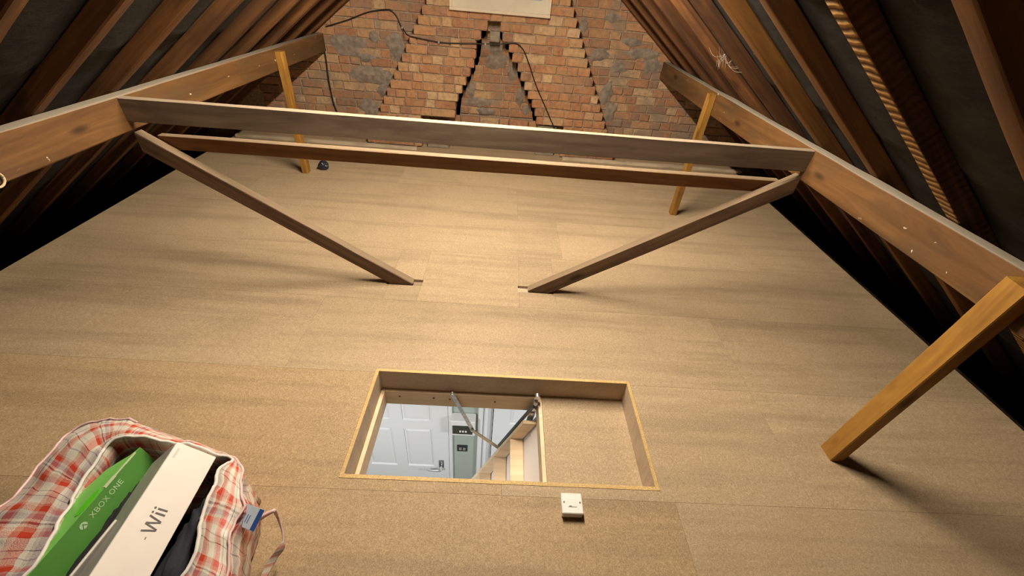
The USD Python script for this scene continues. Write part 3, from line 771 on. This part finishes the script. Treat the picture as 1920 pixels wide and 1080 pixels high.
def panel_door(n, x0, x1, ztop, yface, label, handle=None):
    """six-panel door; face at yface towards -y, panels are recessed fields with raised centres"""
    d = Thing(f"door_{n}", label, None, ((x0 + x1) / 2, yface, LF), kind="structure")
    w = x1 - x0
    st, mu = 0.130, 0.092
    pw = (w - 2 * st - mu) / 2
    zs = [(ztop - 0.355, ztop - 0.115), (ztop - 1.00, ztop - 0.465), (LF + 0.20, ztop - 1.19)]
    leaf = sg.box(x0, LF + 0.01, x1, ztop)
    holes = []
    for za, zb in zs:
        for px in (x0 + st, x0 + st + pw + mu):
            holes.append(sg.box(px, za, px + pw, zb))
    d.part("leaf", cat_mesh(xz_prism(leaf.difference(unary_union(holes)), yface, yface + 0.012), xz_prism(leaf, yface + 0.012, yface + 0.040)), "white_paint")
    for h in holes:
        a, b, c, e = h.bounds
        i, m = 0.030, 0.012
        v = np.array([(a + m, yface + 0.012, b + m), (c - m, yface + 0.012, b + m), (c - m, yface + 0.012, e - m), (a + m, yface + 0.012, e - m), (a + i, yface + 0.004, b + i), (c - i, yface + 0.004, b + i), (c - i, yface + 0.004, e - i), (a + i, yface + 0.004, e - i)])
        f = []
        for k in range(4):
            q = (k + 1) % 4
            f += [(k, q, 4 + q), (k, 4 + q, 4 + k)]
        f += [(4, 5, 6), (4, 6, 7)]
        d.part("door_panel", trimesh.Trimesh(v, np.array(f), process=False), "white_paint")
    if handle:
        hx, hz, sgn = handle
        pl = d.part("handle_plate", chamfer_box(hx - 0.020, hx + 0.020, yface - 0.008, yface, hz - 0.055, hz + 0.055, 0.003), "dark_chrome", label="dark chrome handle plate")
        lever = tube(smooth_path([(hx, yface - 0.005, hz - 0.03), (hx, yface - 0.045, hz - 0.03), (hx - sgn * 0.02, yface - 0.05, hz - 0.03), (hx - sgn * 0.06, yface - 0.05, hz - 0.032), (hx - sgn * 0.115, yface - 0.048, hz - 0.028)], 24), np.linspace(0.010, 0.008, 24), 10)
        d.part("handle_lever", lever, "chrome", smooth=True, label="chrome lever handle")
    return d


panel_door(1, -1.105, -0.300, -0.800, 2.020, "white six-panel landing door with chrome lever, left of the green wall strip", (-0.367, -1.748, 1))
panel_door(2, 0.055, 0.780, -0.860, 2.070, "white panelled landing door partly behind the ladder")
tr = Thing("trim_1", "white architrave around the right landing door", None, (0, LYW, LF), kind="structure")
for b in ((-0.066, -0.026, LF, -0.80), (0.80, 0.85, LF, -0.80), (-0.066, 0.85, -0.80, -0.755)):
    tr.part("architrave", chamfer_box(b[0], b[1], LYW - 0.030, LYW, b[2], b[3], 0.006), "white_paint")
tr.part("door_jamb", box(-0.022, 0.010, LYW - 0.005, LYW + 0.12, LF, -0.83), "white_paint")
tr.part("door_stop", box(0.010, 0.050, LYW + 0.045, LYW + 0.12, LF, -0.83), "white_paint")
tr.part("door_head", box(0.010, 0.80, LYW - 0.005, LYW + 0.12, -0.86, -0.83), "white_paint")
tr2 = Thing("trim_2", "white lining around the left landing door", None, (-0.7, LYW, LF), kind="structure")
tr2.part("architrave", chamfer_box(-0.298, -0.268, LYW - 0.028, LYW, LF, -0.755, 0.004), "white_paint")
tr2.part("architrave", chamfer_box(-1.165, -1.107, LYW - 0.028, LYW, LF, -0.755, 0.004), "white_paint")
tr2.part("architrave", chamfer_box(-1.107, -0.298, LYW - 0.028, LYW, -0.797, -0.755, 0.004), "white_paint")

cu = Thing("meter_box", "white wall box with smoked dark window on the green landing wall", "fuse box", (-0.185, LYW, -1.24))
cu.part("body", chamfer_box(-0.279, -0.082, LYW - 0.085, LYW, -1.235, -1.055, 0.006), "white_plastic")
cu.part("lid_window", chamfer_box(-0.258, -0.103, LYW - 0.091, LYW - 0.085, -1.208, -1.105, 0.002), "smoked_window", label="dark smoked window")
for i in range(3):
    x = -0.205 + 0.022 * i
    cu.part("breaker_switch", chamfer_box(x, x + 0.014, LYW - 0.094, LYW - 0.091, -1.180, -1.158, 0.001), "white_plastic")
sw = Thing("light_switch", "black double light switch on the green landing wall", "switch", (-0.188, LYW, -1.575))
sw.part("plate", chamfer_box(-0.232, -0.146, LYW - 0.010, LYW, -1.575, -1.489, 0.003), "black_switch_plate")
for x in (-0.216, -0.184):
    sw.part("rocker", chamfer_box(x, x + 0.022, LYW - 0.015, LYW - 0.009, -1.552, -1.515, 0.003), "chrome")

# landing lamps: two round ceiling lights out of the camera's view
for lx_, ly_, lab in ((-1.0, 0.75, "round white ceiling lamp on the landing left of the hatch, out of view"), (1.15, 1.0, "round white ceiling lamp on the landing right of the hatch, out of view")):
    ll = Thing("landing_lamp", lab, "lamp", (lx_, ly_, LC))
    c = trimesh.creation.cylinder(0.16, 0.04, sections=32); c.apply_translation([lx_, ly_, LC - 0.005])
    ll.part("lamp_body", c, "white_plastic")
    rl = UsdLux.DiskLight.Define(stage, ll.path + "/lamp_light")
    rl.CreateRadiusAttr(0.15); rl.CreateIntensityAttr(LANDING_POWER * 20); rl.CreateColorAttr(Gf.Vec3f(*LANDING_COLOUR)); rl.AddTranslateOp().Set(Gf.Vec3d(0, 0, -0.03))

# ------------------------------------------------------------------ loft lamp under the ridge
lamp = Thing("batten_lamp", "white strip lamp hung under the ridge, above the camera's view", "lamp", (XC, 2.35, 2.30))
LZ, LYA, LYB = 2.335, 1.65, 3.10
lamp.part("lamp_body", chamfer_box(XC - 0.035, XC + 0.035, LYA - 0.03, LYB + 0.03, LZ + 0.028, LZ + 0.078, 0.006), "lamp_body")
lamp.part("tube", tube(np.linspace((XC, LYA, LZ), (XC, LYB, LZ), 6), 0.019, 12), "lamp_glow", smooth=40)
for y in (LYA - 0.01, LYB + 0.01):
    lamp.part("end_cap", chamfer_box(XC - 0.02, XC + 0.02, y - 0.012, y + 0.012, LZ - 0.022, LZ + 0.03, 0.004), "lamp_body")
for y in (LYA + 0.3, LYB - 0.3):
    lamp.part("hanger", box(XC - 0.006, XC + 0.006, y - 0.006, y + 0.006, LZ + 0.078, RIDGE - 0.06), "lamp_body")

# ------------------------------------------------------------------ switch box on the floor
fs = Thing("switch_box", "white square switch box screwed to the chipboard floor near the hatch", "switch", (0.362, 0.83, 0))
sx0, sx1, sy0, sy1 = 0.318, 0.402, 0.790, 0.872
fs.part("back_box", chamfer_box(sx0 + 0.001, sx1 - 0.001, sy0 + 0.001, sy1 - 0.001, 0.0, 0.026, 0.004), "white_plastic")
fs.part("face_plate", chamfer_box(sx0, sx1, sy0, sy1, 0.027, 0.036, 0.003), "white_plastic")
fs.part("rocker", chamfer_box(0.342, 0.378, 0.815, 0.850, 0.034, 0.0385, 0.0015), "white_plastic")
for x in (0.328, 0.392):
    c = trimesh.creation.cylinder(0.0035, 0.003, sections=12); c.apply_translation([x, 0.834, 0.0365])
    fs.part("screw", c, "screw_steel")
fs.part("printed_mark", box(0.347, 0.357, 0.8165, 0.8195, 0.0380, 0.0388), "box_grey_ink")

# small black crumpled lump by the far left post
b = trimesh.creation.icosphere(3, 1.0)
v = np.array(b.vertices)
v *= (1 + 0.7 * (meshkit.fbm(v * 1.8 + 5, 3, 3) - 0.5))[:, None]
v[:, 2] = np.maximum(v[:, 2], -0.75)
v = v * [0.047, 0.047, 0.050] + [-1.775, 4.09, 0.0375]
single("bin_liner_ball", (v, np.array(b.faces)), "bin_liner", "small crumpled black plastic lump on the floor by the far left post", "rubbish", smooth=20)

# ------------------------------------------------------------------ plaid bag
R_ = [(-1.262, .775, .335), (-1.235, .838, .345), (-1.09, .838, .330), (-.880, .812, .292), (-.862, .750, .325), (-.842, .660, .345), (-.818, .565, .34), (-.820, .400, .335), (-1.14, .300, .32), (-1.195, .44, .33), (-1.222, .575, .33), (-1.248, .672, .33)]
S_ = [(-1.490, .930, .25), (-1.275, .925, .30), (-1.065, .860, .315), (-.868, .815, .285), (-.765, .695, .335), (-.722, .615, .335), (-.712, .535, .335), (-.735, .330, .32), (-1.22, .170, .30), (-1.505, .42, .24), (-1.515, .620, .235), (-1.512, .780, .235)]
M_ = [(-1.535, .955, .12), (-1.33, .965, .14), (-1.09, .905, .14), (-.950, .862, .14), (-.850, .782, .14), (-.762, .702, .14), (-.738, .560, .14), (-.765, .260, .14), (-1.25, .130, .13), (-1.545, .42, .12), (-1.55, .63, .12), (-1.55, .80, .12)]
F_ = [(-1.485, .915, .002), (-1.32, .93, .002), (-1.09, .88, .002), (-.965, .825, .002), (-.875, .765, .002), (-.805, .69, .002), (-.785, .560, .002), (-.81, .290, .002), (-1.25, .170, .002), (-1.49, .42, .002), (-1.50, .63, .002), (-1.50, .79, .002)]
NB = 144


def loop(pts, n=NB):
    p = np.array(pts + [pts[0]], float)
    t = np.arange(len(p))
    return CubicSpline(t, p, bc_type="periodic")(np.linspace(0, len(pts), n, endpoint=False))


Rr, Ss, Mm, Ff = loop(R_), loop(S_), loop(M_), loop(F_)
cx = Rr.mean(0)
Ii = (Rr - cx) * [0.97, 0.97, 1] + cx + [0, 0, -0.05]
Bb = (Rr - cx) * [1.10, 1.0, 1] + cx; Bb[:, 2] = 0.10
Bb2 = (Rr - cx) * [1.12, 1.0, 1] + cx; Bb2[:, 2] = 0.03
Bb3 = (Rr - cx) * [0.5, 0.5, 1] + cx; Bb3[:, 2] = 0.025


def between(a, b, n, bulge=0.0, up=0.0):
    out = []
    for i in range(1, n + 1):
        t = i / n
        p = a * (1 - t) + b * t
        c = p.mean(0)
        d = p - c; d[:, 2] = 0
        d /= np.linalg.norm(d, axis=1, keepdims=True) + 1e-9
        out.append(p + d * bulge * math.sin(math.pi * t) + np.array([0, 0, up * math.sin(math.pi * t)]))
    return out


outer = [Ff] + between(Ff, Mm, 5, 0.008) + between(Mm, Ss, 7, 0.012) + between(Ss, Rr, 8, 0, 0.010)
inner = [Rr + [0, 0, 0.0]] + between(Rr, Ii, 2) + between(Ii, Bb, 5) + between(Bb, Bb2, 2) + between(Bb2, Bb3, 2)


def crumple(rings, amp, seed):
    out = []
    for r in rings:
        n = np.stack([meshkit.fbm(r * 13 + seed * 3.3 + 17 * k, 4, seed + k) - 0.5 for k in range(3)], -1)
        d = n * amp
        w = np.clip((r[:, 2:3] - 0.002) / 0.05, 0, 1)
        out.append(np.maximum(r + d * w, [-9, -9, 0.001]))
    return out


outer, inner = crumple(outer, 0.040, 3), crumple(inner, 0.040, 3)


def bag_uv(rings):
    us, vs, v = [], [], 0.0
    base = rings[len(rings) // 2]
    u = np.concatenate([[0], np.cumsum(np.linalg.norm(np.diff(base, axis=0), axis=1))])
    for i, r in enumerate(rings):
        if i:
            v += float(np.linalg.norm(r - rings[i - 1], axis=1).mean())
        us.append(u); vs.append(np.full(len(u), v))
    return np.column_stack([np.concatenate(us), np.concatenate(vs)])


bag = Thing("laundry_bag", "open red, white and grey plaid woven bag full of game boxes, bottom left", "bag", (-1.13, 0.55, 0))


def bag_part(name, rings, **kw):
    rings = [np.vstack([r, r[:1]]) for r in rings]
    m = ring_mesh(rings, close_u=False, cap0=False, cap1=False)
    bag.part(name, m, "plaid_woven", smooth=True, uv=bag_uv(rings), **kw)


bag_part("bag_body", outer)
bag_part("bag_lining", inner)
bag.part("bag_base", ring_mesh([Ff * [1, 1, 0] + [0, 0, 0.001], Ff.mean(0) + (Ff - Ff.mean(0)) * 0.4 + [0, 0, 0.0]], cap0=False), "black_cloth")
rim = outer[-1]
bag.part("rim_tape", tube(np.vstack([rim, rim[:2]]) + [0, 0, 0.002], 0.0055, 6), "piping_white", smooth=True, label="white tape edging the opening")
sh = outer[12]
seg_r = sh[int(NB * 3.0 / 12):int(NB * 7.4 / 12)]
bag.part("fold_piping", tube(seg_r + [0.002, 0, 0.003], 0.004, 6), "piping_pink", smooth=True, label="pink piping along the right fold")
seg_l = sh[int(NB * 8.8 / 12):NB]
bag.part("fold_piping", tube(np.vstack([seg_l, sh[:14]]) + [-0.001, 0, 0.003], 0.004, 6), "piping_pink", smooth=True, label="pale piping along the left fold")
# handle strap: thin cord then a twisted ribbon
h0, h1, h2, h3, h4, h5 = np.array([-0.7262, 0.6577, 0.2000]), np.array([-0.6841, 0.6757, 0.2200]), np.array([-0.6741, 0.6556, 0.1200]), np.array([-0.6646, 0.6303, 0.1000]), np.array([-0.6895, 0.5874, 0.0600]), np.array([-0.7081, 0.5270, 0.0300])
cord = smooth_path([h0, h1, np.array([-0.6882, 0.6797, 0.1700]), h2, h3], 30)
bag.part("strap_cord", tube(cord, np.concatenate([np.linspace(0.008, 0.006, 10), np.linspace(0.006, 0.0025, 20)]), 6), "piping_pink", smooth=True)
rib = smooth_path([h3, np.array([-0.6689, 0.6111, 0.0850]), h4, h5], 24)
wd = np.interp(np.arange(24), [0, 4, 14, 23], [0.003, 0.014, 0.014, 0.009])
rr = [np.array([p + [-w, -w * .3, 0], p + [w, w * .3, 0.004], p + [w, w * .3, 0.008], p + [-w, -w * .3, 0.004]]) for p, w in zip(rib, wd)]
rm = ring_mesh(rr)
bag.part("strap_ribbon", rm, "plaid_woven", smooth=True, uv=np.vstack([np.column_stack([np.tile([0, .03, .03, 0], 24), np.repeat(np.arange(24) * .012, 4)]), [[0, 0], [0, .3]]]))
# price tag
tc_ = np.array([-0.7172, 0.6219, 0.3000])
tx = np.array([-0.6770, 0.6161, 0.2950]) - np.array([-0.7320, 0.6287, 0.3050]); tx /= np.linalg.norm(tx)
ty = np.array([0.18, -0.75, -0.45]); ty -= tx * (ty @ tx); ty /= np.linalg.norm(ty)
tn = np.cross(tx, ty)
if tn[2] < 0:
    tn = -tn


def tag_piece(u0, u1, v0, v1, th0, th1):
    o = tc_
    P = [o + tx * u + ty * v_ + tn * h for h in (th0, th1) for u, v_ in ((u0, v0), (u1, v0), (u1, v1), (u0, v1))]
    return trimesh.convex.convex_hull(np.array(P))


tg = bag.part("price_tag", tag_piece(-0.044, 0.044, -0.030, 0.030, 0.016, 0.0172), "tag_blue_white", label="pale blue paper tag")
bag.part("tag_stripe", tag_piece(0.030, 0.044, -0.030, 0.030, 0.0172, 0.0178), "tag_blue", under=tg)
bag.part("tag_block", tag_piece(-0.031, -0.023, -0.024, -0.006, 0.0172, 0.0178), "tag_brown", under=tg)
for u in (-0.012, -0.004, 0.004, 0.011):
    bag.part("tag_stroke", tag_piece(u, u + 0.0028, -0.006, 0.016, 0.0172, 0.0178), "tag_ink", under=tg)


def local_box(xf, name_mat_boxes, thing):
    for nm, mt, m in name_mat_boxes:
        v, f = vf(m)
        v = v @ xf[:3, :3].T + xf[:3, 3]
        thing.part(nm, trimesh.Trimesh(v, f, process=False), mt)


# white console box, leaning to the right in the bag: local x across the narrow face, local y along it, local z out of it
A = np.array([-1.0011, 0.7982, 0.4000])
B = np.array([-0.9108, 0.7971, 0.3090])
ydir = -(np.array([-0.9805, 0.4144, 0.4050]) - A); ydir[2] = 0; ydir /= np.linalg.norm(ydir)
xd = B - A; xd -= ydir * (xd @ ydir); wii_w = float(np.linalg.norm(xd)); xd /= wii_w
zd = np.cross(xd, ydir)
wx = np.eye(4); wx[:3, 0], wx[:3, 1], wx[:3, 2], wx[:3, 3] = xd, ydir, zd, A
WL, WD = 0.440, 0.180
wii = Thing("game_console_box", "white cardboard box marked Wii, leaning in the plaid bag", "box", A + [0, -0.2, -0.22])
local_box(wx, [("carton", "box_white", chamfer_box(0, wii_w, -WL, 0, -WD, 0, 0.0015)), ("printed_side", "box_grey", box(-0.0012, -0.0002, -WL + .002, -.002, -WD, -0.003))], wii)
pc = np.array([-0.9322, 0.5733, 0.3750])
lc = np.linalg.inv(wx) @ np.append(pc, 1)
tm = meshkit.text_mesh("Wii", 0.036, 0.0008, bold=False)
tv = np.array(tm.vertices); w_ = tv[:, 0].max()
tl = np.column_stack([wii_w * 0.50 + 0.018 - tv[:, 1], lc[1] - w_ / 2 + tv[:, 0], 0.0002 + tv[:, 2]])
local_box(wx, [("lettering", "box_grey_ink", trimesh.Trimesh(tl, np.array(tm.faces), process=False)), ("maker_mark", "faint_ink", box(0.012, 0.018, -0.05, -0.018, 0, 0.0006)), ("scuff_mark", "dark_dot", box(0.066, 0.0685, -0.278, -0.272, 0, 0.0006))], wii)

# green console box with ridge towards the white one
gx = Thing("green_game_box", "green cardboard games console box marked XBOX ONE, in the left of the plaid bag", "box", (-1.21, 0.55, 0.05))
g_a, g_b = np.array([-1.1590, 0.8124, 0.3350]), np.array([-1.1845, 0.4338, 0.3350])
gd = g_a - g_b; gd[2] = 0; gl = np.linalg.norm(gd); gd /= gl
gxf = np.eye(4)
gz = np.array([0, 0, 1.0]); gr = np.cross(gd, gz)                   # local x across (to the right), y along, z up
th = math.radians(-17)
gxr = gr * math.cos(th) - gz * math.sin(th); gzr = np.cross(gxr, gd)
gxf[:3, 0], gxf[:3, 1], gxf[:3, 2], gxf[:3, 3] = gxr, gd, gzr, g_a
GL = 0.42
prof = sg.Polygon([(-0.030, -GL), (-0.040, -0.38), (-0.072, -0.28), (0, -GL), (0, 0), (-0.012, -0.028), (-0.036, -0.050), (-0.062, -0.080), (-0.078, -0.14)])
local_box(gxf, [("carton", "box_green", extrude(prof, -0.26, -0.001)), ("printed_side", "box_green_dark", box(0.0002, 0.0016, -GL, -0.002, -0.26, -0.0015)), ("tab", "box_green_tab", extrude(sg.Point(0, 0).buffer(1, 24), -0.0005, 0.0006).apply_transform(np.diag([0.011, 0.042, 1, 1])).apply_translation([-0.014, -0.185, 0])),
                ("worn_edge", "box_green_worn", cat_mesh(box(-0.006, 0.002, -0.14, -0.10, -0.004, 0.0006), box(-0.003, 0.002, -0.06, -0.02, -0.003, 0.0005), box(-0.003, 0.002, -0.10, -0.06, -0.002, 0.0004)))], gx)
tm = meshkit.text_mesh("XBOX ONE", 0.0165, 0.0006)
tv = np.array(tm.vertices); w_ = tv[:, 0].max()
cl_ = np.linalg.inv(gxf) @ np.append(np.array([-1.1616, 0.6455, 0.3100]), 1)
tl = np.column_stack([0.0016 + tv[:, 2], cl_[1] - w_ / 2 + 0.008 + tv[:, 0], -0.036 + tv[:, 1]])
local_box(gxf, [("lettering", "box_green_ink", trimesh.Trimesh(tl, np.array(tm.faces), process=False))], gx)
disc = sg.Point(0, 0).buffer(0.0105, 24)
cross = unary_union([sg.LineString([(-0.008, -0.009), (0.001, 0.0045)]).buffer(0.0013), sg.LineString([(0.008, -0.009), (-0.001, 0.0045)]).buffer(0.0013)])
em = extrude(disc.difference(cross), 0, 0.0006)
ev = np.array(em.vertices)
y_e = cl_[1] - w_ / 2 - 0.016
tl = np.column_stack([0.0016 + ev[:, 2], y_e + ev[:, 0], -0.029 + ev[:, 1]])
local_box(gxf, [("emblem", "box_green_ink", trimesh.Trimesh(tl, np.array(em.faces), process=False))], gx)


def cloth_lump(cx, cy, cz, rx, ry, rz, seed, fold=0.25, sub=4):
    s = trimesh.creation.icosphere(sub, 1.0)
    v = np.array(s.vertices)
    sq = np.sign(v) * np.abs(v) ** 0.65
    n = meshkit.fbm(v * [2.2, 1.2, 2.2] + seed, 4, seed) - 0.5
    ridges = np.abs(np.sin((v[:, 0] * 2 + v[:, 1] * 6 + 3 * n) * 2.0)) * 0.10
    sq = sq * (1 + fold * n - ridges)[:, None]
    return trimesh.Trimesh(sq * [rx, ry, rz] + [cx, cy, cz], np.array(s.faces), process=False)


single("folded_clothes", cloth_lump(-0.862, .51, .165, .062, .235, .135, 5), "navy_cloth", "dark navy clothes stuffed in the bag right of the white box", "clothes", smooth=True)
single("black_garment", cloth_lump(-1.118, .53, .19, .042, .28, .092, 9, 0.12), "black_cloth", "black fabric stuffed between the green and white boxes in the bag", "clothes", smooth=True)
# thin game case between the boxes
e0, e1 = np.array([-1.0685, 0.5597, 0.3350]), np.array([-1.0774, 0.4455, 0.3350])
cd = e0 - e1; cl2 = np.linalg.norm(cd); cd /= cl2
cxf = np.eye(4); cz_ = np.array([0.0, 0, 1]); cxf[:3, 0], cxf[:3, 1], cxf[:3, 2], cxf[:3, 3] = np.cross(cd, cz_), cd, cz_, e0
case = Thing("game_case", "thin grey game case with white spine edge, upright beside the white box", "case", e0 + [0, -0.1, -0.19])
local_box(cxf, [("cover", "case_grey", chamfer_box(-0.008, 0.004, -0.19, 0.02, -0.15, -0.004, 0.001)), ("spine", "case_white", chamfer_box(-0.002, 0.004, -0.19, 0.02, -0.0035, 0.001, 0.001))], case)

# ------------------------------------------------------------------ small things
# end of a pale cord ring hanging on the left purlin
ang = np.linspace(0, 2 * np.pi, 40)
ring = np.stack([np.full(40, PL + 0.010), 1.530 + 0.028 * np.cos(ang), 0.926 + 0.028 * np.sin(ang)], -1)
single("cord_ring", tube(ring, 0.0045, 8), "lint", "pale cord ring hung on the left purlin at the picture's left edge", "ring", smooth=True)
# cobweb between the right-hand rafters
wr = random.Random(4)
pts, counts, wid = [], [], []
c0 = np.array([1.235, 2.735, 1.425])
for i in range(16):
    a = wr.uniform(0, 2 * math.pi)
    ln = wr.uniform(0.06, 0.22)
    d = np.array([math.cos(a) * 0.55, math.sin(a) * 0.9, -0.42 * math.cos(a) + wr.uniform(-0.1, 0.0)])
    n = 7
    for t in np.linspace(0, 1, n):
        pts.append(c0 + d * ln * t + np.array([0, 0, -0.03 * math.sin(math.pi * t)])); wid.append(0.0008)
    counts.append(n)
for i in range(10):
    p = c0 + np.array([wr.uniform(-.03, .03), wr.uniform(-.05, .05), wr.uniform(-.05, .0)])
    for t in range(4):
        pts.append(p + np.array([0.004 * t, 0.003 * t, -0.012 * t])); wid.append(0.0026 - 0.0005 * t)
    counts.append(4)
cw = UsdGeom.BasisCurves.Define(stage, fresh("/World/cobweb"))
cw.CreateTypeAttr("linear"); cw.CreatePointsAttr([Gf.Vec3f(*map(float, p)) for p in pts]); cw.CreateCurveVertexCountsAttr(counts); cw.CreateWidthsAttr(wid); cw.SetWidthsInterpolation("vertex")
UsdShade.MaterialBindingAPI.Apply(cw.GetPrim()).Bind(M["cobweb_silk"])
tag(cw.GetPrim(), "dusty pale cobweb strung between rafters of the right slope", "cobweb", kind="stuff")
